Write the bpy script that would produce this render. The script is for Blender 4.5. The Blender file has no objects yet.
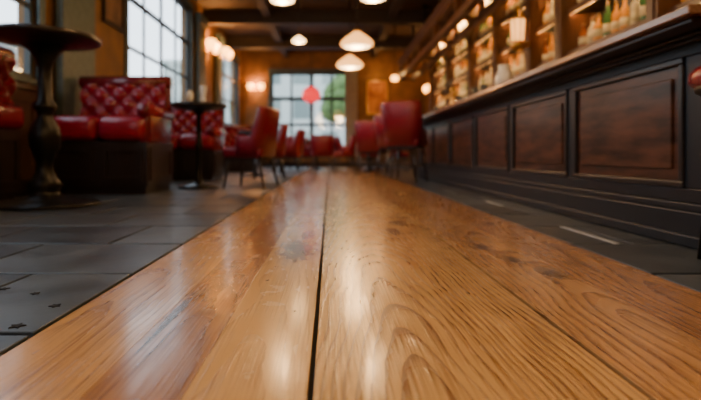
import bpy, bmesh, math, random
from mathutils import Vector, Matrix
random.seed(7)
S = bpy.context.scene
COL = S.collection

# ---------------------------------------------------------------- materials
def nm(name):
    m = bpy.data.materials.new(name); m.use_nodes = True
    nt = m.node_tree
    return m, nt, nt.nodes['Principled BSDF'], nt.nodes, nt.links

def mat(name, col, rough=0.5, metal=0.0, var=0.25, nscale=12.0, bump=0.05, emis=None, es=0.0,
        trans=0.0, coat=0.0, stretch=(1,1,1), col2=None):
    m, nt, b, N, L = nm(name)
    tc = N.new('ShaderNodeTexCoord'); mp = N.new('ShaderNodeMapping')
    mp.inputs['Scale'].default_value = stretch
    L.new(tc.outputs['Object'], mp.inputs['Vector'])
    nz = N.new('ShaderNodeTexNoise'); nz.inputs['Scale'].default_value = nscale
    nz.inputs['Detail'].default_value = 5
    L.new(mp.outputs['Vector'], nz.inputs['Vector'])
    r = N.new('ShaderNodeValToRGB')
    c2 = col2 if col2 else tuple(c*(1-var) for c in col)
    r.color_ramp.elements[0].position = 0.35; r.color_ramp.elements[1].position = 0.65
    r.color_ramp.elements[0].color = (*c2, 1)
    r.color_ramp.elements[1].color = (*col, 1)
    L.new(nz.outputs['Fac'], r.inputs['Fac']); L.new(r.outputs['Color'], b.inputs['Base Color'])
    b.inputs['Roughness'].default_value = rough
    b.inputs['Metallic'].default_value = metal
    b.inputs['Transmission Weight'].default_value = trans
    b.inputs['Coat Weight'].default_value = coat
    b.inputs['Coat Roughness'].default_value = 0.12
    if bump:
        bp = N.new('ShaderNodeBump'); bp.inputs['Strength'].default_value = bump
        bp.inputs['Distance'].default_value = 0.01
        L.new(nz.outputs['Fac'], bp.inputs['Height']); L.new(bp.outputs['Normal'], b.inputs['Normal'])
    if emis:
        b.inputs['Emission Color'].default_value = (*emis, 1)
        b.inputs['Emission Strength'].default_value = es
    return m

def plank_mat(name, light, dark, cx, tilt, seed, knots=(), wscale=20.0, streak=2.1, depth=.10, grain=.6):
    m, nt, b, N, L = nm(name)
    tc = N.new('ShaderNodeTexCoord')
    mp = N.new('ShaderNodeMapping')
    mp.inputs['Location'].default_value = (-cx, 0, depth)
    mp.inputs['Rotation'].default_value = (math.radians(tilt), 0, math.radians(0.8))
    L.new(tc.outputs['Object'], mp.inputs['Vector'])
    mpn = N.new('ShaderNodeMapping'); mpn.inputs['Scale'].default_value = (4, 1.3, 4)
    mpn.inputs['Location'].default_value = (seed*3.1, seed*1.7, 0)
    L.new(tc.outputs['Object'], mpn.inputs['Vector'])
    wn = N.new('ShaderNodeTexNoise'); wn.inputs['Scale'].default_value = 1.0; wn.inputs['Detail'].default_value = 2
    L.new(mpn.outputs['Vector'], wn.inputs['Vector'])
    sub = N.new('ShaderNodeVectorMath'); sub.operation = 'SUBTRACT'; sub.inputs[1].default_value = (.5,.5,.5)
    L.new(wn.outputs['Color'], sub.inputs[0])
    sc = N.new('ShaderNodeVectorMath'); sc.operation = 'SCALE'; sc.inputs['Scale'].default_value = 0.075
    L.new(sub.outputs[0], sc.inputs[0])
    ad = N.new('ShaderNodeVectorMath'); ad.operation = 'ADD'
    L.new(mp.outputs['Vector'], ad.inputs[0]); L.new(sc.outputs[0], ad.inputs[1])
    wv = N.new('ShaderNodeTexWave'); wv.wave_type = 'RINGS'; wv.rings_direction = 'Y'; wv.wave_profile = 'SAW'
    wv.inputs['Scale'].default_value = wscale; wv.inputs['Distortion'].default_value = 0.5
    wv.inputs['Detail'].default_value = 2; wv.inputs['Detail Scale'].default_value = 1.2
    L.new(ad.outputs[0], wv.inputs['Vector'])
    mps = N.new('ShaderNodeMapping'); mps.inputs['Scale'].default_value = (150, 3.0, 90)
    mps.inputs['Location'].default_value = (seed, seed, 0)
    L.new(tc.outputs['Object'], mps.inputs['Vector'])
    sn = N.new('ShaderNodeTexNoise'); sn.inputs['Scale'].default_value = 1; sn.inputs['Detail'].default_value = 4
    L.new(mps.outputs['Vector'], sn.inputs['Vector'])
    mpb = N.new('ShaderNodeMapping'); mpb.inputs['Scale'].default_value = (9, 0.8, 7)
    mpb.inputs['Location'].default_value = (seed*2.3, seed*5.1, 0)
    L.new(tc.outputs['Object'], mpb.inputs['Vector'])
    bn = N.new('ShaderNodeTexNoise'); bn.inputs['Scale'].default_value = 1; bn.inputs['Detail'].default_value = 3
    L.new(mpb.outputs['Vector'], bn.inputs['Vector'])
    wr = N.new('ShaderNodeTexNoise'); wr.inputs['Scale'].default_value = 9; wr.inputs['Detail'].default_value = 6
    L.new(tc.outputs['Object'], wr.inputs['Vector'])
    lf = N.new('ShaderNodeTexNoise'); lf.inputs['Scale'].default_value = 2.2; lf.inputs['Detail'].default_value = 1
    L.new(tc.outputs['Object'], lf.inputs['Vector'])
    def math2(op, a, bb, clamp=False):
        n = N.new('ShaderNodeMath'); n.operation = op; n.use_clamp = clamp
        for i, v in enumerate((a, bb)):
            if isinstance(v, (int, float)): n.inputs[i].default_value = v
            else: L.new(v, n.inputs[i])
        return n.outputs[0]
    w = math2('POWER', wv.outputs['Fac'], 2.6)
    fade = math2('ADD', math2('MULTIPLY', math2('SUBTRACT', lf.outputs['Fac'], 0.5), 1.2), 1.0)
    f = math2('MULTIPLY', math2('MULTIPLY', w, grain), fade)
    s1 = math2('MULTIPLY', math2('SUBTRACT', sn.outputs['Fac'], 0.5), streak)
    b1 = math2('MULTIPLY', math2('SUBTRACT', bn.outputs['Fac'], 0.48), 1.5)
    g1 = f
    f = math2('ADD', f, s1); f = math2('ADD', f, b1, True)
    mx = N.new('ShaderNodeMix'); mx.data_type = 'RGBA'
    mx.inputs['A'].default_value = (*light, 1); mx.inputs['B'].default_value = (*dark, 1)
    L.new(f, mx.inputs['Factor'])
    cur = mx.outputs['Result']
    if knots:
        kmp = N.new('ShaderNodeMapping'); kmp.inputs['Scale'].default_value = (34, 14, 1)
        L.new(tc.outputs['Object'], kmp.inputs['Vector'])
        kn = N.new('ShaderNodeTexNoise'); kn.inputs['Scale'].default_value = 1; kn.inputs['Detail'].default_value = 3
        L.new(kmp.outputs['Vector'], kn.inputs['Vector'])
    for (kx, ky, rx, ry) in knots:
        km = N.new('ShaderNodeVectorMath'); km.operation = 'SUBTRACT'; km.inputs[1].default_value = (kx, ky, 0)
        L.new(tc.outputs['Object'], km.inputs[0])
        kk = N.new('ShaderNodeVectorMath'); kk.operation = 'MULTIPLY'; kk.inputs[1].default_value = (1/rx, 1/ry, 0)
        L.new(km.outputs[0], kk.inputs[0])
        kl = N.new('ShaderNodeVectorMath'); kl.operation = 'LENGTH'; L.new(kk.outputs[0], kl.inputs[0])
        d = math2('ADD', kl.outputs['Value'], math2('MULTIPLY', math2('SUBTRACT', kn.outputs['Fac'], 0.5), 1.5))
        mr = N.new('ShaderNodeMapRange'); mr.inputs['From Min'].default_value = 0.35; mr.inputs['From Max'].default_value = 1.4
        mr.inputs['To Min'].default_value = 0.97; mr.inputs['To Max'].default_value = 0.0
        L.new(d, mr.inputs['Value'])
        km2 = N.new('ShaderNodeMix'); km2.data_type = 'RGBA'; km2.inputs['B'].default_value = (0.03, 0.011, 0.007, 1)
        L.new(mr.outputs['Result'], km2.inputs['Factor']); L.new(cur, km2.inputs['A'])
        cur = km2.outputs['Result']
    L.new(cur, b.inputs['Base Color'])
    rr = math2('ADD', math2('MULTIPLY', wr.outputs['Fac'], 0.28), 0.07)
    rr = math2('ADD', rr, math2('MULTIPLY', g1, 0.10))
    L.new(rr, b.inputs['Roughness'])
    b.inputs['Coat Weight'].default_value = 0.45; b.inputs['Coat Roughness'].default_value = 0.15
    hh = math2('ADD', f, math2('MULTIPLY', wr.outputs['Fac'], 0.5))
    bp = N.new('ShaderNodeBump'); bp.inputs['Strength'].default_value = 0.18; bp.inputs['Distance'].default_value = 0.004
    L.new(hh, bp.inputs['Height']); L.new(bp.outputs['Normal'], b.inputs['Normal'])
    return m

def slate_mat():
    m, nt, b, N, L = nm('slate_tile')
    g = N.new('ShaderNodeNewGeometry'); tc = N.new('ShaderNodeTexCoord')
    nz = N.new('ShaderNodeTexNoise'); nz.inputs['Scale'].default_value = 5; nz.inputs['Detail'].default_value = 8
    L.new(tc.outputs['Object'], nz.inputs['Vector'])
    r = N.new('ShaderNodeValToRGB')
    r.color_ramp.elements[0].color = (0.022, 0.029, 0.038, 1); r.color_ramp.elements[0].position = 0.25
    r.color_ramp.elements[1].color = (0.080, 0.098, 0.118, 1); r.color_ramp.elements[1].position = 0.8
    a = N.new('ShaderNodeMath'); a.operation = 'MULTIPLY_ADD'; a.inputs[1].default_value = 0.5
    L.new(g.outputs['Random Per Island'], a.inputs[0])
    s = N.new('ShaderNodeMath'); s.operation = 'SUBTRACT'; s.inputs[1].default_value = 0.22
    L.new(nz.outputs['Fac'], s.inputs[0]); L.new(s.outputs[0], a.inputs[2])
    L.new(a.outputs[0], r.inputs['Fac']); L.new(r.outputs['Color'], b.inputs['Base Color'])
    mr = N.new('ShaderNodeMapRange'); mr.inputs['To Min'].default_value = 0.22; mr.inputs['To Max'].default_value = 0.5
    L.new(nz.outputs['Fac'], mr.inputs['Value']); L.new(mr.outputs['Result'], b.inputs['Roughness'])
    bp = N.new('ShaderNodeBump'); bp.inputs['Strength'].default_value = 0.35; bp.inputs['Distance'].default_value = 0.012
    L.new(nz.outputs['Fac'], bp.inputs['Height']); L.new(bp.outputs['Normal'], b.inputs['Normal'])
    return m

def glass_pane():
    m = bpy.data.materials.new('window_glass'); m.use_nodes = True
    nt = m.node_tree; N = nt.nodes; L = nt.links
    N.remove(N['Principled BSDF'])
    t = N.new('ShaderNodeBsdfTransparent'); g = N.new('ShaderNodeBsdfGlossy'); g.inputs['Roughness'].default_value = 0.05
    tc = N.new('ShaderNodeTexCoord'); nz = N.new('ShaderNodeTexNoise'); nz.inputs['Scale'].default_value = 2
    L.new(tc.outputs['Object'], nz.inputs['Vector'])
    mr = N.new('ShaderNodeMapRange'); mr.inputs['To Min'].default_value = .05; mr.inputs['To Max'].default_value = .09
    L.new(nz.outputs['Fac'], mr.inputs['Value'])
    mx = N.new('ShaderNodeMixShader')
    L.new(mr.outputs['Result'], mx.inputs[0]); L.new(t.outputs[0], mx.inputs[1]); L.new(g.outputs[0], mx.inputs[2])
    L.new(mx.outputs[0], N['Material Output'].inputs['Surface'])
    return m

def facade_mat():
    m, nt, b, N, L = nm('facade_stone')
    tc = N.new('ShaderNodeTexCoord')
    sx = N.new('ShaderNodeSeparateXYZ'); cb = N.new('ShaderNodeCombineXYZ')
    L.new(tc.outputs['Object'], sx.inputs[0])
    ad = N.new('ShaderNodeMath'); L.new(sx.outputs['X'], ad.inputs[0]); L.new(sx.outputs['Y'], ad.inputs[1])
    L.new(ad.outputs[0], cb.inputs['X']); L.new(sx.outputs['Z'], cb.inputs['Y'])
    br = N.new('ShaderNodeTexBrick'); br.inputs['Scale'].default_value = 1.0
    br.offset = 0.0
    br.inputs['Brick Width'].default_value = 2.4; br.inputs['Row Height'].default_value = 2.9
    br.inputs['Mortar Size'].default_value = 0.55
    br.inputs['Color1'].default_value = (0.15, 0.20, 0.19, 1); br.inputs['Color2'].default_value = (0.32, 0.36, 0.32, 1)
    br.inputs['Mortar'].default_value = (0.55, 0.58, 0.53, 1)
    L.new(cb.outputs[0], br.inputs['Vector']); L.new(br.outputs['Color'], b.inputs['Base Color'])
    return m

M = {}
M['slate'] = slate_mat()
M['grout'] = mat('dark_grout', (0.008, 0.009, 0.012), 0.9)
M['grout_glint'] = mat('painted_grout_glint', (0.6, 0.62, 0.66), 0.4)  # pale colour standing in for light reflected off the grout
M['plaster'] = mat('ochre_plaster', (0.25, 0.12, 0.036), 0.7, nscale=3, var=0.35)
M['ceil'] = mat('ceiling_brown', (0.075, 0.045, 0.028), 0.7, nscale=3)
M['beam'] = mat('ceiling_beam_wood', (0.03, 0.017, 0.011), 0.6, stretch=(1, 8, 8))
M['teal'] = mat('painted_teal_grey', (0.085, 0.125, 0.125), 0.5)
M['frame'] = mat('window_frame_paint', (0.03, 0.04, 0.042), 0.45)
M['wainscot'] = mat('wainscot_wood', (0.085, 0.04, 0.02), 0.45, stretch=(1, 1, 0.15), nscale=20)
M['black'] = mat('bar_black_paint', (0.007, 0.011, 0.019), 0.42, nscale=8)
M['panel'] = mat('bar_panel_mahogany', (0.125, 0.045, 0.023), 0.35, var=0.8, nscale=5, stretch=(1, 0.7, 3.2), coat=0.2)
M['barmould'] = mat('bar_bead_moulding', (0.018, 0.016, 0.019), 0.36, coat=0.3)
M['moulding'] = mat('bar_moulding_wood', (0.11, 0.045, 0.024), 0.38, coat=0.2)
M['top'] = mat('counter_top_wood', (0.28, 0.15, 0.08), 0.25, stretch=(6, 0.5, 6), coat=0.5)
M['backwood'] = mat('back_bar_wood', (0.12, 0.043, 0.015), 0.4, stretch=(6, 6, .6), coat=0.2)
M['backdark'] = mat('back_bar_panel', (0.012, 0.005, 0.003), 0.4, stretch=(6, 6, .6))
M['leather'] = mat('red_leather', (0.31, 0.008, 0.026), 0.25, nscale=60, var=0.3, bump=0.15, coat=.2)
M['leather_c'] = mat('crimson_leather', (0.22, 0.006, 0.022), 0.34, nscale=60, var=0.3, bump=0.15)
M['leather_d'] = mat('oxblood_leather', (0.16, 0.004, 0.011), 0.27, nscale=50, var=0.3, bump=0.15, coat=.2)
M['iron'] = mat('black_iron', (0.015, 0.014, 0.013), 0.35, metal=0.6)
M['darkwood'] = mat('dark_stained_wood', (0.022, 0.013, 0.010), 0.35, stretch=(1, 1, .2), nscale=30, coat=0.2)
M['brass'] = mat('brass', (0.75, 0.45, 0.14), 0.3, metal=1.0, var=0.15)
M['opal'] = mat('opal_lamp_glass', (0.9, 0.6, 0.3), 0.3, emis=(1.0, 0.42, 0.10), es=2.8, bump=0)
M['opal_w'] = mat('opal_white_glass', (0.9, 0.85, 0.7), 0.3, emis=(1.0, 0.60, 0.25), es=7.0, bump=0)
M['amberglow'] = mat('amber_lamp_glass', (0.9, 0.5, 0.2), 0.3, emis=(1.0, 0.40, 0.07), es=9.0, bump=0)
M['led'] = mat('led_strip', (1, .7, .4), 0.5, emis=(1.0, 0.55, 0.2), es=1.0, bump=0)
M['redglow'] = mat('red_lantern_paper', (0.9, 0.03, 0.03), 0.5, emis=(1.0, 0.03, 0.04), es=1.3, bump=0)
M['china'] = mat('white_china', (0.75, 0.73, 0.68), 0.25, var=0.05, bump=0)
M['clear'] = mat('clear_glassware', (0.85, 0.88, 0.88), 0.08, trans=0.9, var=0.02, bump=0)
M['amber'] = mat('amber_bottle', (0.95, 0.42, 0.05), 0.15, trans=0.05, bump=0)
M['gin'] = mat('pale_bottle', (0.95, 0.82, 0.55), 0.12, trans=0.05, bump=0)
M['green'] = mat('green_bottle', (0.08, 0.22, 0.07), 0.12, trans=0.1, bump=0)
M['brown'] = mat('brown_bottle', (0.35, 0.10, 0.02), 0.12, trans=0.1, bump=0)
M['label'] = mat('bottle_label', (0.92, 0.80, 0.5), 0.6, bump=0)
M['cap'] = mat('bottle_cap', (0.25, 0.12, 0.04), 0.4, bump=0)
M['painting'] = mat('painting_canvas', (0.75, 0.33, 0.08), 0.6, nscale=3, col2=(0.35, 0.10, 0.03))
M['darkpic'] = mat('print_paper', (0.22, 0.12, 0.06), 0.5, nscale=4, col2=(0.07, 0.035, 0.02))
M['glass'] = glass_pane()
M['facade'] = facade_mat()
M['street'] = mat('street_asphalt', (0.22, 0.23, 0.24), 0.8)
M['leaf'] = mat('tree_foliage', (0.16, 0.26, 0.07), 0.8, nscale=4, var=0.6)
M['curtain'] = mat('linen_curtain', (0.6, 0.56, 0.48), 0.8)

# ---------------------------------------------------------------- mesh builder
class B:
    def __init__(s): s.v = []; s.f = []; s.m = []; s.sm = []; s.mats = []
    def mi(s, k):
        if k not in s.mats: s.mats.append(k)
        return s.mats.index(k)
    def add(s, vs, fs, k, smooth=False):
        o = len(s.v); s.v += [tuple(v) for v in vs]; i = s.mi(k)
        for f in fs:
            s.f.append(tuple(o + a for a in f)); s.m.append(i); s.sm.append(smooth)
    def box(s, a, b, k):
        (x0, y0, z0), (x1, y1, z1) = a, b
        if x0 > x1: x0, x1 = x1, x0
        if y0 > y1: y0, y1 = y1, y0
        if z0 > z1: z0, z1 = z1, z0
        vs = [(x0,y0,z0),(x1,y0,z0),(x1,y1,z0),(x0,y1,z0),(x0,y0,z1),(x1,y0,z1),(x1,y1,z1),(x0,y1,z1)]
        s.add(vs, [(0,3,2,1),(4,5,6,7),(0,1,5,4),(1,2,6,5),(2,3,7,6),(3,0,4,7)], k)
    def rbox(s, a, b, r, k, seg=3):
        bm = bmesh.new(); bmesh.ops.create_cube(bm, size=1.0)
        c = [(a[i]+b[i])/2 for i in range(3)]; d = [abs(b[i]-a[i]) for i in range(3)]
        for v in bm.verts: v.co = Vector([v.co[i]*d[i] + c[i] for i in range(3)])
        bmesh.ops.bevel(bm, geom=list(bm.edges), offset=min(r, min(d)*0.49), segments=seg, profile=0.5, affect='EDGES')
        bm.verts.ensure_lookup_table(); bm.verts.index_update()
        s.add([v.co[:] for v in bm.verts], [[v.index for v in f.verts] for f in bm.faces], k, True)
        bm.free()
    def lathe(s, prof, c, k, seg=24, axis=None):
        R = Matrix.Identity(3)
        if axis: R = Vector((0,0,1)).rotation_difference(Vector(axis).normalized()).to_matrix()
        c = Vector(c); vs = []; fs = []
        for (r, z) in prof:
            for i in range(seg):
                t = 2*math.pi*i/seg
                vs.append(c + R @ Vector((r*math.cos(t), r*math.sin(t), z)))
        for j in range(len(prof)-1):
            for i in range(seg):
                fs.append((j*seg+i, j*seg+(i+1) % seg, (j+1)*seg+(i+1) % seg, (j+1)*seg+i))
        if prof[0][0] > 1e-4: fs.append(tuple(reversed(range(seg))))
        if prof[-1][0] > 1e-4: fs.append(tuple(range((len(prof)-1)*seg, len(prof)*seg)))
        s.add(vs, fs, k, True)
    def rod(s, p, q, r0, r1, k, seg=10):
        p = Vector(p); q = Vector(q)
        s.lathe([(r0, 0), (r1, (q-p).length)], p, k, seg, axis=(q-p))
    def ball(s, c, r, k, sz=1.0, seg=20, n=10):
        pr = [(max(r*math.sin(math.pi*j/n), 1e-5), -r*sz*math.cos(math.pi*j/n)) for j in range(n+1)]
        s.lathe(pr, c, k, seg)
    def tuft(s, o, u, v, n, U, V, su, sv, depth, k):
        o, u, v, n = map(Vector, (o, u, v, n))
        nu = max(8, int(U/su*10)); nv = max(6, int(V/sv*10)); vs = []; fs = []
        for j in range(nv+1):
            for i in range(nu+1):
                a = U*i/nu; b = V*j/nv
                p = a/su; q = b/sv
                h = abs(math.sin(math.pi*(p+q)/1.0)*math.sin(math.pi*(p-q)/1.0))**0.45
                vs.append(o + u*a + v*b + n*(depth*h))
        for j in range(nv):
            for i in range(nu):
                q = j*(nu+1)+i; fs.append((q, q+1, q+nu+2, q+nu+1))
        s.add(vs, fs, k, True)
    def done(s, name, loc=(0,0,0), rot=0.0, bevel=0.0, sc=(1,1,1), smooth_ang=None):
        me = bpy.data.meshes.new(name); me.from_pydata(s.v, [], s.f)
        for k in s.mats: me.materials.append(M[k] if isinstance(k, str) else k)
        me.polygons.foreach_set('material_index', s.m); me.polygons.foreach_set('use_smooth', s.sm)
        bm = bmesh.new(); bm.from_mesh(me); bmesh.ops.recalc_face_normals(bm, faces=bm.faces); bm.to_mesh(me); bm.free()
        me.update()
        ob = bpy.data.objects.new(name, me); COL.objects.link(ob)
        ob.location = loc; ob.rotation_euler = (0, 0, math.radians(rot)); ob.scale = sc
        if bevel:
            md = ob.modifiers.new('bevel', 'BEVEL'); md.width = bevel; md.segments = 2
            md.limit_method = 'ANGLE'; md.angle_limit = math.radians(50)
        return ob

def light(name, kind, loc, energy, col, size=0.1, rot=(0,0,0), sy=None):
    l = bpy.data.lights.new(name, kind); l.energy = energy; l.color = col
    if kind == 'POINT': l.shadow_soft_size = size
    if kind == 'AREA':
        l.shape = 'RECTANGLE'; l.size = size; l.size_y = sy or size
    o = bpy.data.objects.new(name, l); COL.objects.link(o); o.location = loc; o.rotation_euler = rot
    return o

XL, XR, Y0, Y1, ZC = -3.05, 3.2, -2.6, 17.0, 3.9

# ---------------------------------------------------------------- floor
b = B(); b.box((XL-.2, Y0-.2, -.12), (XR+.2, Y1+.2, -.022), 'grout'); b.done('floor')

b = B()
def tiles(xa, xb, w, inc):
    row = 0; y = 1.70 - 0.57*8
    while y < Y1:
        x = xa; first = (w*0.55 if row % 2 else w)
        while (x < xb-.01) if inc else (x > xb+.01):
            step = first; first = w
            nx = min(x+step, xb) if inc else max(x-step, xb)
            ya, yb = max(y, Y0), min(y+.57, Y1)
            if yb-ya > .05 and abs(nx-x) > .03:
                lo, hi = min(x, nx), max(x, nx)
                b.box((lo+.006, ya+.009, -.022), (hi-.006, yb-.009, -.002 - random.random()*.002), 'slate')
            x = nx
        y += .57; row += 1
tiles(-.668, XL, .62, False)
tiles(1.092, XR, .52, True)
b.done('floor_tiles', bevel=0.003)

LT = (0.68, 0.405, 0.155)
pk = [
 (-.655, -.412, plank_mat('plank_pine_a', (0.62,0.35,0.13), (0.22,0.095,0.034), -.62, 2.0, 1, grain=.55)),
 (-.412, -.2445, plank_mat('plank_pine_b', (0.41,0.20,0.078), (0.13,0.052,0.020), -.33, 3.0, 2, [(-.345,1.53,.035,.13),(-.39,1.25,.010,.2)], grain=.55)),
 (-.2440, -.038, plank_mat('plank_pine_c', LT, (0.26,0.118,0.040), -.20, 2.0, 3, [(-.135,2.1,.070,.20),(-.11,2.5,.03,.12),(-.2,1.6,.006,.012),(-.09,1.28,.005,.009)], grain=.55)),
 (-.028, .524, plank_mat('plank_pine_d', LT, (0.21,0.085,0.026), .15, 4.5, 4, [(.33,2.62,.035,.10),(.40,2.95,.045,.1),(.27,3.2,.03,.1),(.05,1.5,.005,.010),(.40,1.45,.005,.010)], depth=.035, grain=1.15, wscale=20)),
 (.535, .800, plank_mat('plank_pine_e', (0.57,0.305,0.112), (0.19,0.078,0.026), .72, 3.0, 5, [(.75,1.71,.042,.075),(.66,2.18,.026,.07),(.70,1.92,.024,.06)], grain=.9)),
 (.8008, 1.078, plank_mat('plank_pine_f', (0.50,0.245,0.09), (0.17,0.068,0.023), .98, 2.6, 6, [(.93,2.9,.03,.07)], grain=.9)),
]
b = B()
for i, (xa, xb, m) in enumerate(pk):
    cuts = {0: [4.9], 1: [7.2], 2: [5.6], 3: [3.64, 9.0], 4: [6.1], 5: [4.4]}[i]
    ys = [Y0] + cuts + [Y1]
    for ya, yb in zip(ys, ys[1:]):
        b.box((xa, ya+.002, -.022), (xb, yb-.002, 0.0), m)
b.done('floor_planks', bevel=0.0008)

b = B()  # pale strips: painted reflections along the grout lines
b.box((1.288, 2.27, -.004), (1.314, 2.80, -.0005), 'grout_glint')
b.box((1.348, 3.95, -.004), (1.376, 4.35, -.0005), 'grout_glint')
b.box((1.296, 5.2, -.004), (1.310, 5.7, -.0005), 'grout_glint')
b.done('floor_grout_glint')
b = B()
def star(x, y, r):
    vs = []
    rot = random.random()*3
    for i in range(10):
        rr = r if i % 2 == 0 else r*.45
        t = rot + math.pi*i/5
        vs.append((x+rr*math.cos(t), y+rr*math.sin(t), -.0003))
    vs2 = [(v[0], v[1], -.005) for v in vs]
    b.add(vs+vs2, [tuple(range(10)), tuple(reversed(range(10, 20)))] + [(i, (i+1) % 10, 10+(i+1) % 10, 10+i) for i in range(10)], 'grout')
for p in [(-.735,1.175,.019),(-.733,1.333,.016),(-.98,1.5,.018),(-.855,1.45,.014)]: star(*p)
b.done('floor_star_inlays')

# ---------------------------------------------------------------- walls
winL = [(-1.8, 1.4, 1.16, 3.5), (3.0, 5.2, 1.16, 3.5), (7.5, 10.9, 1.3, 3.6), (13.9, 16.5, 1.3, 3.5)]
b = B(); T = .2
ys = Y0
for (ya, yb, za, zb) in winL:
    b.box((XL-T, ys, 0), (XL, ya, ZC), 'plaster')
    b.box((XL-T, ya, 0), (XL, yb, za), 'plaster'); b.box((XL-T, ya, zb), (XL, yb, ZC), 'plaster')
    ys = yb
b.box((XL-T, ys, 0), (XL, Y1, ZC), 'plaster')
b.done('wall_left')
b = B(); b.box((XR, Y0, 0), (XR+T, Y1, ZC), 'plaster'); b.done('wall_right')
wb = (-2.0, .75, .55, 3.2)
b = B()
b.box((XL-T, Y1, 0), (wb[0], Y1+T, ZC), 'plaster'); b.box((wb[1], Y1, 0), (XR+T, Y1+T, ZC), 'plaster')
b.box((wb[0], Y1, 0), (wb[1], Y1+T, wb[2]), 'plaster'); b.box((wb[0], Y1, wb[3]), (wb[1], Y1+T, ZC), 'plaster')
b.done('wall_back')
b = B(); b.box((XL-T, Y0-T, 0), (XR+T, Y0, ZC), 'plaster'); b.done('wall_front')
b = B(); b.box((XL-T, Y0-T, ZC), (XR+T, Y1+T, ZC+.15), 'ceil'); b.done('ceiling')
b = B()
for y in (3, 6.2, 9.4, 12.2, 14.9):
    b.box((XL, y-.14, ZC-.32), (XR, y+.14, ZC), 'beam')
for x in (-1.5, 1.5):
    b.box((x-.1, Y0, ZC-.2), (x+.1, Y1, ZC), 'beam')
b.done('ceiling_beams')

def window(i, p0, p1, za, zb, axis, cols, rows, wm=.018, wc=.04):
    b = B(); f = .07
    def bx(a0, a1, z0, z1, d0, d1, k):
        if axis == 'Y': b.box((XL+d0, a0, z0), (XL+d1, a1, z1), k)
        else: b.box((a0, Y1-d1, z0), (a1, Y1-d0, z1), k)
    bx(p0-.1, p0, za-.05, zb+.12, -.02, .035, 'teal'); bx(p1, p1+.1, za-.05, zb+.12, -.02, .035, 'teal')
    bx(p0, p1, zb, zb+.12, -.02, .035, 'teal'); bx(p0-.12, p1+.12, za-.05, za, -.12, .08, 'teal')
    bx(p0, p0+f, za, zb, -.09, -.03, 'frame'); bx(p1-f, p1, za, zb, -.09, -.03, 'frame')
    bx(p0+f, p1-f, za, za+f, -.09, -.03, 'frame'); bx(p0+f, p1-f, zb-f, zb, -.09, -.03, 'frame')
    for c in range(1, cols):
        x = p0+(p1-p0)*c/cols; w = wc if (cols % 2 == 0 and c == cols//2) else wm
        bx(x-w, x+w, za+f, zb-f, -.075, -.045, 'frame')
    for r in range(1, rows):
        z = za+(zb-za)*r/rows; w = wc if r == rows-1 else wm+.006
        bx(p0+f, p1-f, z-w, z+w, -.075, -.045, 'frame')
    if axis == 'Y': vs = [(XL-.06, p0+f, za+f), (XL-.06, p1-f, za+f), (XL-.06, p1-f, zb-f), (XL-.06, p0+f, zb-f)]
    else: vs = [(p0+f, Y1+.06, za+f), (p1-f, Y1+.06, za+f), (p1-f, Y1+.06, zb-f), (p0+f, Y1+.06, zb-f)]
    b.add(vs, [(0,1,2,3)], 'glass')
    b.done('window_%d' % i)
    l = bpy.data.lights.new('daylight_portal', 'AREA'); l.shape = 'RECTANGLE'
    l.size = p1-p0; l.size_y = zb-za; l.cycles.is_portal = True
    o = bpy.data.objects.new('daylight_portal', l); COL.objects.link(o)
    if axis == 'Y':
        o.location = (XL-.3, (p0+p1)/2, (za+zb)/2); o.rotation_euler = (math.radians(90), 0, math.radians(-90))
    else:
        o.location = ((p0+p1)/2, Y1+.3, (za+zb)/2); o.rotation_euler = (math.radians(-90), 0, 0)
for i, (ya, yb, za, zb) in enumerate(winL): window(i+1, ya, yb, za, zb, 'Y', 4 if i == 2 else 3, 3)
window(5, wb[0], wb[1], wb[2], wb[3], 'X', 4, 3, .035, .065)

b = B()
b.box((XL, Y0, .16), (XL+.03, Y1, 1.05), 'wainscot'); b.box((XL, Y0, 1.05), (XL+.055, Y1, 1.11), 'wainscot')
y = Y0+.2
while y < Y1-.9:
    for (a, c, d, e) in ((y, y+.7, .92, .96), (y, y+.7, .26, .30)): b.box((XL+.03, a, d), (XL+.045, c, e), 'wainscot')
    b.box((XL+.03, y, .3), (XL+.045, y+.04, .92), 'wainscot'); b.box((XL+.03, y+.66, .3), (XL+.045, y+.7, .92), 'wainscot')
    y += .85
b.done('trim_1')
b = B()
for (xa, xb) in ((XL+.06, wb[0]-.12), (wb[1]+.12, XR)):
    b.box((xa, Y1-.03, .16), (xb, Y1, 1.2), 'wainscot'); b.box((xa, Y1-.06, 1.2), (xb, Y1, 1.27), 'wainscot')
b.done('trim_2')
for i, (ya, yb) in enumerate([(5.45, 6.2), (11.15, 11.7), (13.1, 13.6)]):
    b = B()
    b.box((XL+.056, ya, 0), (XL+.14, yb, ZC-.33), 'teal')
    b.box((XL+.056, ya-.04, 0), (XL+.17, yb+.04, .25), 'teal')
    b.box((XL+.056, ya-.04, 3.35), (XL+.18, yb+.04, ZC-.33), 'teal')
    b.done('trim_%d' % (i+3), bevel=.006)
b = B(); b.box((XL, Y0, 0), (XL+.05, Y1, .16), 'darkwood'); b.done('baseboard_left')
b = B(); b.box((XL+.06, Y1-.05, 0), (XR, Y1, .16), 'darkwood'); b.done('baseboard_back')

b = B()
vs = []; fs = []; n = 60
for j, z in enumerate((.35, 3.25)):
    for i in range(n+1):
        x = .50 + .42*i/n; vs.append((x, Y1-.14+.03*math.sin(i*1.1), z))
for i in range(n): fs.append((i, i+1, n+2+i, n+1+i))
b.add(vs, fs, 'curtain', True); b.rod((.35, Y1-.14, 3.27), (1.05, Y1-.14, 3.27), .018, .018, 'brass')
b.done('window_curtain')

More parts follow.
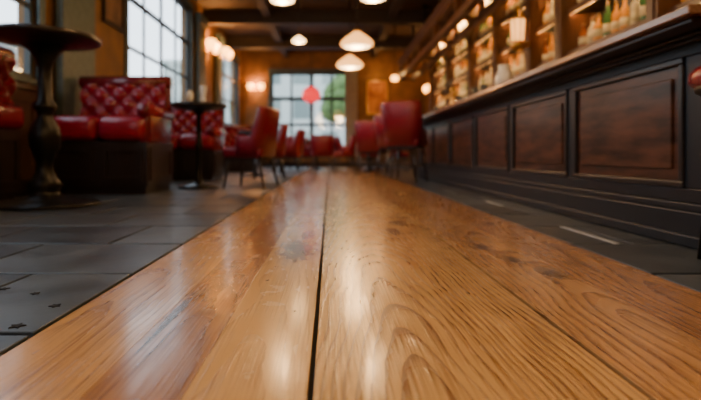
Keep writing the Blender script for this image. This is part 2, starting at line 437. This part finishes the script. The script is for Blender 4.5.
# ---------------------------------------------------------------- bar counter
BF = 1.61; BY0, BY1 = 2.13, 9.2
b = B()
b.box((BF+.02, BY0, 0), (1.95, BY1, .925), 'black')
b.box((BF-.035, BY0-.03, 0), (BF+.02, BY1+.03, .15), 'black')
b.box((BF-.02, BY0-.02, .15), (BF+.02, BY1+.02, .185), 'black')
b.box((BF-.06, BY0-.05, 0), (BF-.035, BY1+.05, .05), 'black')
b.box((BF, BY0, .185), (BF+.02, BY1, .25), 'black')
b.box((BF, BY0, .845), (BF+.02, BY1, .925), 'black')
b.box((BF-.03, BY0-.02, .895), (BF+.02, BY1+.02, .925), 'black')
b.box((BF-.06, BY0-.04, .91), (BF, BY1+.04, .93), 'black')
per = 1.115
k = 0; ypos = BY0
while True:
    pa = 2.27 + per*k; pb = pa+1.02
    b.box((BF, ypos, .25), (BF+.02, min(pa, BY1), .845), 'black')
    if pb > BY1:
        break
    for (ya, yb, za, zb) in ((pa, pb, .25, .28), (pa, pb, .815, .845), (pa, pa+.03, .28, .815), (pb-.03, pb, .28, .815)):
        b.box((BF-.012, ya, za), (BF+.02, yb, zb), 'barmould')
    b.box((BF+.008, pa+.03, .28), (BF+.02, pb-.03, .815), 'panel')
    b.box((BF-.004, pa+.085, .335), (BF+.02, pb-.085, .76), 'panel')
    ypos = pb; k += 1
b.box((BF+.06, BY0-.012, .25), (1.91, BY0, .845), 'panel')
b.box((1.44, BY0-.14, .93), (2.10, BY1+.14, .952), 'barmould')
b.box((1.40, BY0-.18, .952), (2.12, BY1+.18, .99), 'top')
b.done('bar_counter', bevel=.006)

# ---------------------------------------------------------------- back bar
b = B()
QY0, QY1 = 2.4, 13.6
b.box((2.70, QY0, 0), (3.18, QY1, .98), 'backwood'); b.box((2.64, QY0-.03, .98), (3.18, QY1+.03, 1.03), 'top')
b.box((3.14, QY0, 1.03), (3.18, QY1, 3.3), 'backdark')
shelves = [1.32, 1.60, 2.10, 2.58, 3.02]
for z in shelves:
    b.box((2.80, QY0, z-.035), (3.14, QY1, z), 'backdark')
    b.box((2.785, QY0, z-.06), (2.80, QY1, z+.008), 'backwood')
    b.box((2.802, QY0+.05, z-.055), (2.825, QY1-.05, z-.036), 'led')
cols = [2.5, 4.2, 5.95, 6.85, 8.25, 9.75, 11.6, 13.5]
for y in cols:
    b.box((2.70, y-.08, 1.03), (3.14, y+.08, 3.3), 'backwood')
    b.box((2.67, y-.10, 1.03), (2.70, y+.10, 1.25), 'backwood'); b.box((2.67, y-.10, 3.0), (2.70, y+.10, 3.3), 'backwood')
    b.box((2.685, y-.04, 1.3), (2.70, y+.04, 2.95), 'moulding')
b.box((2.58, QY0-.08, 3.3), (3.19, QY1+.08, 3.42), 'backwood'); b.box((2.52, QY0-.12, 3.42), (3.19, QY1+.12, 3.5), 'backwood')
for i in range(12):
    ya = QY0+.06+i*.93
    b.box((2.685, ya, .15), (2.70, ya+.82, .9), 'moulding')
b.done('back_bar_shelving', bevel=.004)

b = B()
def bottle(x, y, z, s, kind, col):
    if kind == 0: pr = [(.036,0),(.038,.01),(.038,.17),(.032,.2),(.014,.225),(.013,.28),(.015,.283),(.015,.30)]
    elif kind == 1: pr = [(.045,0),(.047,.01),(.047,.13),(.04,.16),(.017,.19),(.015,.24),(.018,.243),(.018,.26)]
    else: pr = [(.033,0),(.035,.01),(.035,.16),(.022,.215),(.014,.25),(.013,.32),(.015,.323),(.015,.335)]
    pr = [(r*s, h*s) for r, h in pr]
    b.lathe(pr, (x, y, z+.002), col, 12)
    b.lathe([(pr[1][0]+.001, .05*s), (pr[1][0]+.001, .12*s)], (x, y, z+.002), 'label', 12)
    b.lathe([(pr[-1][0]+.001, pr[-1][1]-.03*s), (pr[-1][0]+.001, pr[-1][1]+.003)], (x, y, z+.002), 'cap', 10)
for z in shelves:
    y = QY0+.15
    while y < QY1-.15:
        if all(abs(y-c) > .13 for c in cols) and random.random() < .98:
            if not (z == 1.32 and random.random() < .3):
                bottle(2.89+random.uniform(-.012, .012), y, z, random.uniform(1.1, 1.3) if z != 1.32 else .72, random.choice((0,0,1,2)),
                   random.choice(('amber','amber','amber','gin','gin','gin','brown','green')))
        y += random.uniform(.145, .19)
b.done('liquor_bottles')
for z in shelves+[3.32]:
    light('shelf_led_light', 'AREA', (2.822, (QY0+QY1)/2, z-.048), 190, (1, .56, .20), size=.02, sy=QY1-QY0-.4, rot=(0, math.radians(-62), 0))

b = B()
GY0, GY1 = 4.6, 14.2
for (z0, z1) in ((2.50, 2.62), (2.86, 3.0)):
    b.box((1.95, GY0, z0), (2.07, GY1, z1), 'backwood'); b.box((2.33, GY0, z0), (2.43, GY1, z1), 'backwood')
b.box((1.90, GY0-.05, 3.0), (2.48, GY1+.05, 3.05), 'backwood')
y = GY0
while y <= GY1+.01:
    b.box((1.96, y-.0, 2.62), (2.06, y+.08, 2.86), 'backwood'); b.box((2.34, y, 2.62), (2.42, y+.08, 2.86), 'backwood')
    b.box((2.07, y, 2.52), (2.33, y+.06, 2.56), 'backwood')
    if y+.8 < GY1: b.box((2.17, y+.6, 3.05), (2.22, y+.65, ZC-.001), 'iron')
    y += 1.6
b.done('overhead_glass_rack', bevel=.004)

b = B()
b.lathe([(.055,0),(.075,.02),(.085,.10),(.07,.17),(.05,.21),(.058,.245),(.052,.245),(.045,.21),(.06,.16),(.07,.05),(.0001,.03)], (1.62, 4.65, .99), 'china', 20)
for i in range(10):
    t0 = -1.3+2.6*i/10; t1 = -1.3+2.6*(i+1)/10
    b.rod((1.62, 4.65-.06-.07*math.cos(t0), .99+.125+.07*math.sin(t0)), (1.62, 4.65-.06-.07*math.cos(t1), .99+.125+.07*math.sin(t1)), .009, .009, 'china', 8)
b.done('white_jug')
b = B()
for (x, y) in ((1.6,5.2),(1.72,5.05),(1.58,5.45),(1.7,5.75),(1.6,6.2),(1.75,6.5),(1.62,7.6),(1.7,8.0)):
    b.lathe([(.028,0),(.03,.005),(.04,.14),(.038,.14),(.028,.012),(.0001,.01)], (x, y, .991), 'clear', 14)
b.done('pint_glasses')
b = B()
b.lathe([(.09,0),(.09,.02),(.04,.04),(.035,.30),(.05,.32),(.03,.36),(.001,.37)], (1.72, 7.0, .99), 'brass', 18)
b.rod((1.72, 6.78, 1.25), (1.72, 7.22, 1.25), .03, .03, 'brass', 14)
for dy in (-.17, 0, .17):
    b.rod((1.70, 7+dy, 1.25), (1.60, 7+dy, 1.18), .012, .010, 'brass'); b.rod((1.69, 7+dy, 1.27), (1.66, 7+dy, 1.44), .012, .020, 'darkwood')
b.done('beer_tap_tower')

def lantern(name, loc, s=1.0):
    b = B()
    b.box((.0, -.03, -.05), (.10, .03, .0), 'brass')
    b.lathe([(.03,-.1),(.085,-.06),(.09,.0),(.075,.01)], (-.03, 0, 0), 'brass', 8)
    b.lathe([(.072,.01),(.09,.26)], (-.03, 0, 0), 'opal', 8)
    b.lathe([(.105,.26),(.10,.28),(.05,.36),(.02,.38),(.025,.41),(.001,.44)], (-.03, 0, 0), 'brass', 8)
    for i in range(8):
        t = 2*math.pi*i/8
        b.rod((-.03+.074*math.cos(t), .074*math.sin(t), 0), (-.03+.092*math.cos(t), .092*math.sin(t), .27), .006, .006, 'brass', 6)
    return b.done(name, loc=loc, sc=(s, s, s))
lantern('brass_wall_lantern', (2.57, 6.75, 1.92), 1.15)

# ---------------------------------------------------------------- lamps
def pendant(x, y, z, r, k='opal', e=62, shape='dome'):
    b = B()
    b.lathe([(.07,ZC-z),(.07,ZC-z-.03),(.02,ZC-z-.05)], (0,0,0), 'brass', 16)
    b.rod((0,0,r*.75), (0,0,ZC-z-.03), .009, .009, 'iron', 8)
    if shape == 'dome':
        b.lathe([(r*.8,-r*.20),(r*.97,-r*.12),(r,0),(r*.9,r*.16),(r*.66,r*.38),(r*.36,r*.58),(r*.22,r*.70)], (0,0,0), k, 28)
        b.lathe([(.001,-r*.30),(r*.35,-r*.28),(r*.62,-r*.24),(r*.8,-r*.20)], (0,0,0), 'opal_w', 28)
        b.lathe([(r*.24,r*.68),(r*.26,r*.76),(r*.10,r*.92),(.02,r*1.0)], (0,0,0), 'brass', 20)
    else:
        b.ball((0,0,0), r, k, .8); b.lathe([(r*.5,r*.62),(r*.4,r*.8),(.02,r*1.0)], (0,0,0), 'brass', 16)
    o = b.done('pendant_lamp', loc=(x, y, z))
    if e: light('pendant_bulb', 'POINT', (x, y, z-r*.30), e, (1, .58, .24), size=r*.5)
    return o
pendant(.47, 8.7, 2.34, .29, e=80); pendant(.42, 10.6, 2.31, .29, e=80)
pendant(.56, 6.5, 2.45, .17, 'opal_w'); pendant(-.62, 6.5, 2.42, .16, 'opal_w'); pendant(-.56, 9.0, 2.45, .13, 'opal_w', 26)
pendant(1.58, 12.2, 2.27, .10, 'amberglow', 6, 'globe')
for (x, y) in ((-.6, 3.6), (.6, 3.6), (-.6, .9), (.6, .9), (-.6, -1.4), (.6, -1.4)): pendant(x, y, 2.5, .2, 'opal_w', 62)

def sconce(loc, d, k='opal', e=14, s=1.0):
    b = B(); dx, dy = d
    b.lathe([(.06,0),(.06,.015),(.02,.03)], (0,0,0), 'brass', 16, axis=(dx,dy,0))
    for q in (-1, 1):
        px, py = -dy*q*.17, dx*q*.17
        e0 = (dx*.14+px, dy*.14+py, -.03)
        b.rod((dx*.02, dy*.02, 0), e0, .009, .009, 'brass');
        b.lathe([(.02,-.02),(.035,0),(.02,.02)], e0, 'brass', 12)
        b.lathe([(.035,.02),(.085,.09),(.10,.17),(.07,.22),(.001,.235)], e0, k, 18)
    b.done('wall_sconce', loc=loc, sc=(s, s, s))
    if e: light('sconce_bulb', 'POINT', (loc[0]+dx*.16*s, loc[1]+dy*.16*s, loc[2]+.15*s), e, (1, .42, .12), size=.06)
sconce((XL+.005, 12.3, 2.95), (1, 0), 'amberglow', 75, 1.3)
sconce((XL+.145, 13.35, 3.0), (1, 0), 'amberglow', 30, 1.2)
sconce((-2.50, Y1-.005, 2.60), (0, -1), 'amberglow', 50, 1.1)
for y, z in ((14.6, 2.25), (15.8, 2.4)):
    sconce((XR-.005, y, z), (-1, 0), 'amberglow', 26)

b = B()
pr = []
for j in range(25):
    t = math.pi*(.08+.84*j/24); pr.append((.29*math.sin(t)*(1+.02*math.cos(j*math.pi)), -.27*math.cos(t)))
b.lathe(pr, (0,0,0), 'redglow', 28)
b.lathe([(.08,.25),(.09,.27),(.05,.31),(.01,.33)], (0,0,0), 'iron', 16); b.lathe([(.01,-.31),(.05,-.30),(.08,-.26)], (0,0,0), 'iron', 16)
b.rod((0,0,.3), (0,0,ZC-2.4), .008, .008, 'iron')
b.done('red_round_lantern', loc=(-.60, 16.0, 2.33))

def picture(loc, w, h, face, k, fk):
    b = B()
    b.box((-w/2, 0, -h/2), (w/2, .02, h/2), k)
    t = .06
    for (xa, xb, za, zb) in ((-w/2-t, w/2+t, h/2, h/2+t), (-w/2-t, w/2+t, -h/2-t, -h/2), (-w/2-t, -w/2, -h/2, h/2), (w/2, w/2+t, -h/2, h/2)):
        b.box((xa, -.02, za), (xb, .02, zb), fk)
    b.done('framed_picture', loc=loc, rot=face, bevel=.008)
picture((1.60, Y1-.025, 2.35), .6, 1.05, 0, 'painting', 'brass')
picture((XL+.025, 7.0, 2.62), .55, .75, 90, 'darkpic', 'darkwood')
picture((XL+.025, 2.2, 2.4), .7, .9, 90, 'darkpic', 'darkwood')
light('picture_light', 'POINT', (1.6, Y1-.5, 3.1), 10, (1, .5, .15), size=.05)

# ---------------------------------------------------------------- furniture
def round_table(loc, h, R, base, heavy):
    b = B()
    b.lathe([(R*.55,h-.075),(R*.6,h-.06),(R*.93,h-.045),(R,h-.035),(R,h-.008),(R*.985,h),(.001,h)], (0,0,0), 'darkwood', 40)
    if heavy:
        q = 1.2
        pr = [(.09,.12),(.11,.16),(.085,.20),(.055,.26),(.05,.34),(.065,.40),(.095,.47),(.10,.55),(.085,.63),(.05,.70),(.048,.74),(.075,.77),(.075,.80),(.045,.84),(.042,h-.26),(.055,h-.20)]
        b.lathe([(base,0),(base,.018),(base*.93,.03),(base*.6,.05),(base*.3,.08)]+[(r*q, z) for r, z in pr]+[(.11,h-.13),(R*.45,h-.075),(R*.55,h-.073)], (0,0,0), 'iron', 32)
    else:
        b.lathe([(base,0),(base,.015),(base*.6,.035),(.06,.06),(.035,.10),(.032,h*.45),(.05,h*.5),(.032,h*.55),(.03,h-.14),(.08,h-.08),(R*.5,h-.074)], (0,0,0), 'iron', 28)
    return b.done('round_pub_table', loc=loc)
round_table((-2.28, 4.0, 0), 1.35, .41, .41, True)
round_table((-1.60, 6.1, 0), 1.02, .34, .25, False)
round_table((-1.45, 9.6, 0), .85, .32, .25, False)
round_table((-.35, 13.6, 0), .78, .4, .25, False)
round_table((1.0, 12.4, 0), .78, .35, .25, False)

b = B(); b.lathe([(.035,0),(.045,.01),(.05,.13),(.045,.135),(.04,.02),(.001,.015)], (0,0,0), 'china', 18)
b.lathe([(.03,.015),(.03,.16),(.001,.165)], (0,0,0), 'china', 12); b.done('pillar_candle', loc=(-1.70, 6.05, 1.021))
b = B(); b.lathe([(.05,0),(.05,.012),(.035,.02),(.03,.10),(.045,.20),(.04,.22),(.001,.225)], (0,0,0), 'china', 18); b.done('ceramic_shaker', loc=(-1.55, 6.12, 1.021))

def booth(name, loc, rot, W, D, hb, hs, ht, arms=(True, True)):
    b = B()
    b.box((-W/2, .04, .08), (W/2, D, hb), 'darkwood'); b.box((-W/2+.03, .08, 0), (W/2-.03, D-.02, .08), 'darkwood')
    nP = max(1, round(W/.6)); pw = W/nP
    for i in range(nP):
        xa = -W/2+i*pw+.05; xb = xa+pw-.1
        for (p, q, r, t) in ((xa, xb, hb-.1, hb-.06), (xa, xb, .14, .18), (xa, xa+.04, .18, hb-.1), (xb-.04, xb, .18, hb-.1)):
            b.box((p, .02, r), (q, .04, t), 'darkwood')
    for s in (-1, 1):
        for (p, q, r, t) in ((.1, D-.08, hb-.1, hb-.06), (.1, D-.08, .14, .18), (.1, .14, .18, hb-.1), (D-.12, D-.08, .18, hb-.1)):
            b.box((s*W/2, p, r), (s*(W/2+.015), q, t), 'darkwood')
    nC = max(1, round(W/.62))
    for i in range(nC):
        b.rbox((-W/2+i*W/nC+.004, -.02, hb), (-W/2+(i+1)*W/nC-.004, D-.16, hs), .085, 'leather', 4)
    yb = D-.17
    b.rbox((-W/2+.0, yb+.02, hb), (W/2, D, ht), .05, 'leather_d')
    b.tuft((-W/2+.02, yb+.03, hs-.04), (1,0,0), (0,0,1), (0,-1,0), W-.04, ht-hs-.01, .21, .21, .075, 'leather')
    nx = int((W-.04)/.21*2)
    for i in range(1, nx):
        for j in range(1, int((ht-hs)/.21*2)+1):
            if (i+j) % 2 == 0: b.ball((-W/2+.02+i*.105, yb+.022, hs-.04+j*.105), .015, 'leather_d', seg=8, n=5)
    b.rod((-W/2-.01, yb+.06, ht-.02), (W/2+.01, yb+.06, ht-.02), .075, .075, 'leather_d', 20)
    for s, on in zip((-1, 1), arms):
        if on:
            xa, xb = s*(W/2-.10), s*(W/2+.02)
            b.rbox((min(xa, xb), .03, hb-.02), (max(xa, xb), D-.1, hs+.04), .03, 'leather_d')
            b.rod((s*(W/2-.03), .01, hs+.05), (s*(W/2-.03), D-.08, hs+.05), .075, .075, 'leather', 18)
            b.lathe([(.06,0),(.05,-.012),(.001,-.016)], (s*(W/2-.03), .01, hs+.05), 'leather_d', 16, axis=(0,1,0))
    return b.done(name, loc=loc, rot=rot, bevel=0.0)
booth('tufted_leather_banquette', (-2.34, 5.0, 0), 0, 1.00, .85, .54, .80, 1.25, (False, True))
booth('tufted_leather_banquette', (-2.36, 7.75, 0), 0, 1.1, .85, .48, .72, 1.19, (False, True))
booth('tufted_leather_banquette', (-2.34, 12.0, 0), 0, 1.0, .85, .42, .6, 1.1, (False, True))
booth('tufted_leather_banquette', (-2.71, 3.85, 0), 90, 1.2, .28, .62, .84, 1.30, (False, False))

def chair(loc, rot, h=.96, seat=.46, w=1.0, k='leather_c', name='red_tub_chair', flare=.06):
    b = B(); sw = .25*w
    for sx in (-1, 1):
        for sy in (-1, 1):
            b.rod((sx*(sw*.95), sy*(sw*.95)+(.04 if sy > 0 else 0), 0), (sx*sw*.75, sy*sw*.75, seat-.08), .013, .024, 'darkwood', 8)
    if seat > .5:
        z = .25
        for s in (-1, 1):
            b.rod((s*sw*.87, -sw*.87, z), (s*sw*.87, sw*.9, z), .011, .011, 'darkwood', 8); b.rod((-sw*.87, s*sw*.87, z), (sw*.87, s*sw*.87, z), .011, .011, 'darkwood', 8)
    b.box((-sw*.85, -sw*.85, seat-.12), (sw*.85, sw*.85, seat-.07), 'darkwood')
    b.rbox((-sw, -sw*1.05, seat-.09), (sw, sw, seat+.04), .045, k, 4)
    n = 36
    R = sw*1.0; t = .06
    vs = []; fs = []
    for i in range(n+1):
        a = math.radians(-95 + 190*i/n)
        q = abs(a)/math.radians(95)
        u = min(1, max(0, (q-.52)/.30)); u = u*u*(3-2*u)
        top = h - (h-seat-.17)*u
        bot = seat-.05
        ca, sa = math.cos(a), math.sin(a)
        fl = flare*(1-u*.8)
        prof = [(0, bot), (fl*.5, (bot+top)/2), (fl, top-.04), (fl+t*.25, top-.008), (fl+t*.5, top), (fl+t*.78, top-.008), (fl+t, top-.04), (fl*.5+t, (bot+top)/2), (t, bot)]
        e = 0.62
        cx = math.copysign(abs(sa)**e, sa); cy = math.copysign(abs(ca)**e, ca)
        for (dr, z) in prof:
            rr = R-.03+dr
            vs.append((rr*cx, rr*cy, z))
    m = 9
    for i in range(n):
        for j in range(m):
            fs.append((i*m+j, i*m+(j+1) % m, (i+1)*m+(j+1) % m, (i+1)*m+j))
    fs.append(tuple(range(m))); fs.append(tuple(reversed(range(n*m, n*m+m))))
    b.add(vs, fs, k, True)
    return b.done(name, loc=loc, rot=rot)
chair((-.98, 6.15, 0), -105, .97, .46)
chair((-1.05, 8.5, 0), -80, .92, .45)
chair((-.85, 10.3, 0), -95, .92, .45)
chair((-1.15, 12.6, 0), -60, .9, .45)
chair((-.80, 14.3, 0), 20, .9, .45)
chair((-.2, 12.7, 0), 180, .9, .45)
chair((.38, 13.9, 0), 110, .9, .45)
chair((-1.5, 14.6, 0), -70, .9, .45)
chair((.33, 12.3, 0), -90, .9, .45)
chair((1.70, 12.6, 0), 90, .9, .45)
chair((.9, 11.5, 0), 180, .9, .45)
chair((.84, 9.75, 0), 150, 1.05, .55, name='red_bar_chair')
chair((1.15, 7.5, 0), 152, 1.18, .62, 1.02, name='red_bar_chair', flare=.08)
chair((1.16, 8.8, 0), 120, 1.10, .62, .98, name='red_bar_chair', flare=.07)

b = B()
for i in range(4):
    t = math.radians(45+90*i+20)
    b.rod((.185*math.cos(t), .185*math.sin(t), 0), (.12*math.cos(t), .12*math.sin(t), .64), .013, .017, 'iron', 8)
b.lathe([(.165+.008*math.cos(a*math.pi/4), .22+.008*math.sin(a*math.pi/4)) for a in range(9)], (0,0,0), 'iron', 24)
b.lathe([(.16,.62),(.20,.64),(.205,.66)], (0,0,0), 'iron', 28)
b.lathe([(.20,.655),(.222,.68),(.222,.71),(.20,.735),(.12,.75),(.001,.753)], (0,0,0), 'leather', 28)
b.done('round_bar_stool', loc=(1.59, 1.84, 0))

# ---------------------------------------------------------------- outside
b = B(); b.box((-60, -40, -.4), (60, 80, -.3), 'street'); b.done('street_ground')
b = B(); b.box((-19, -20, -.3), (-15, 55, 5.5), 'facade'); b.box((-19.2, -20, 5.5), (-14.8, 55, 5.9), 'facade'); b.done('street_building')
b = B(); b.box((-14, 42, -.3), (20, 46, 8), 'facade'); b.box((-14, 41.8, 8), (20, 46, 8.4), 'facade'); b.done('street_building')
for (x, y, s) in ((1.2, 28, 1.0), (-5, 33, 1.1)):
    b = B(); b.rod((0,0,-.3), (0,0,2.6), .18, .12, 'darkwood')
    for i in range(14):
        b.ball((random.uniform(-1.1,1.1)*s, random.uniform(-1,1)*s, 3.2+random.uniform(-.7,1.1)*s), random.uniform(.5,.85)*s, 'leaf', seg=10, n=7)
    b.done('street_tree', loc=(x, y, 0))

w = bpy.data.worlds.new('overcast_sky'); S.world = w; w.use_nodes = True
N = w.node_tree.nodes; L = w.node_tree.links; bg = N['Background']
tc = N.new('ShaderNodeTexCoord'); sx = N.new('ShaderNodeSeparateXYZ'); L.new(tc.outputs['Generated'], sx.inputs[0])
r = N.new('ShaderNodeValToRGB'); r.color_ramp.elements[0].color = (.82, .92, 1, 1); r.color_ramp.elements[1].color = (.60, .79, 1, 1)
L.new(sx.outputs['Z'], r.inputs['Fac']); L.new(r.outputs['Color'], bg.inputs['Color']); bg.inputs['Strength'].default_value = 4.2

# ---------------------------------------------------------------- camera
c = bpy.data.cameras.new('camera'); c.sensor_width = 36; c.lens = 500/701*36
c.shift_x = 20.5/701; c.shift_y = -45/701
c.clip_start = .02; c.clip_end = 200
c.dof.use_dof = True; c.dof.focus_distance = 1.3; c.dof.aperture_fstop = 1.9
o = bpy.data.objects.new('camera', c); COL.objects.link(o); o.location = (0, 0, .4); o.rotation_euler = (math.radians(90), 0, 0)
S.camera = o
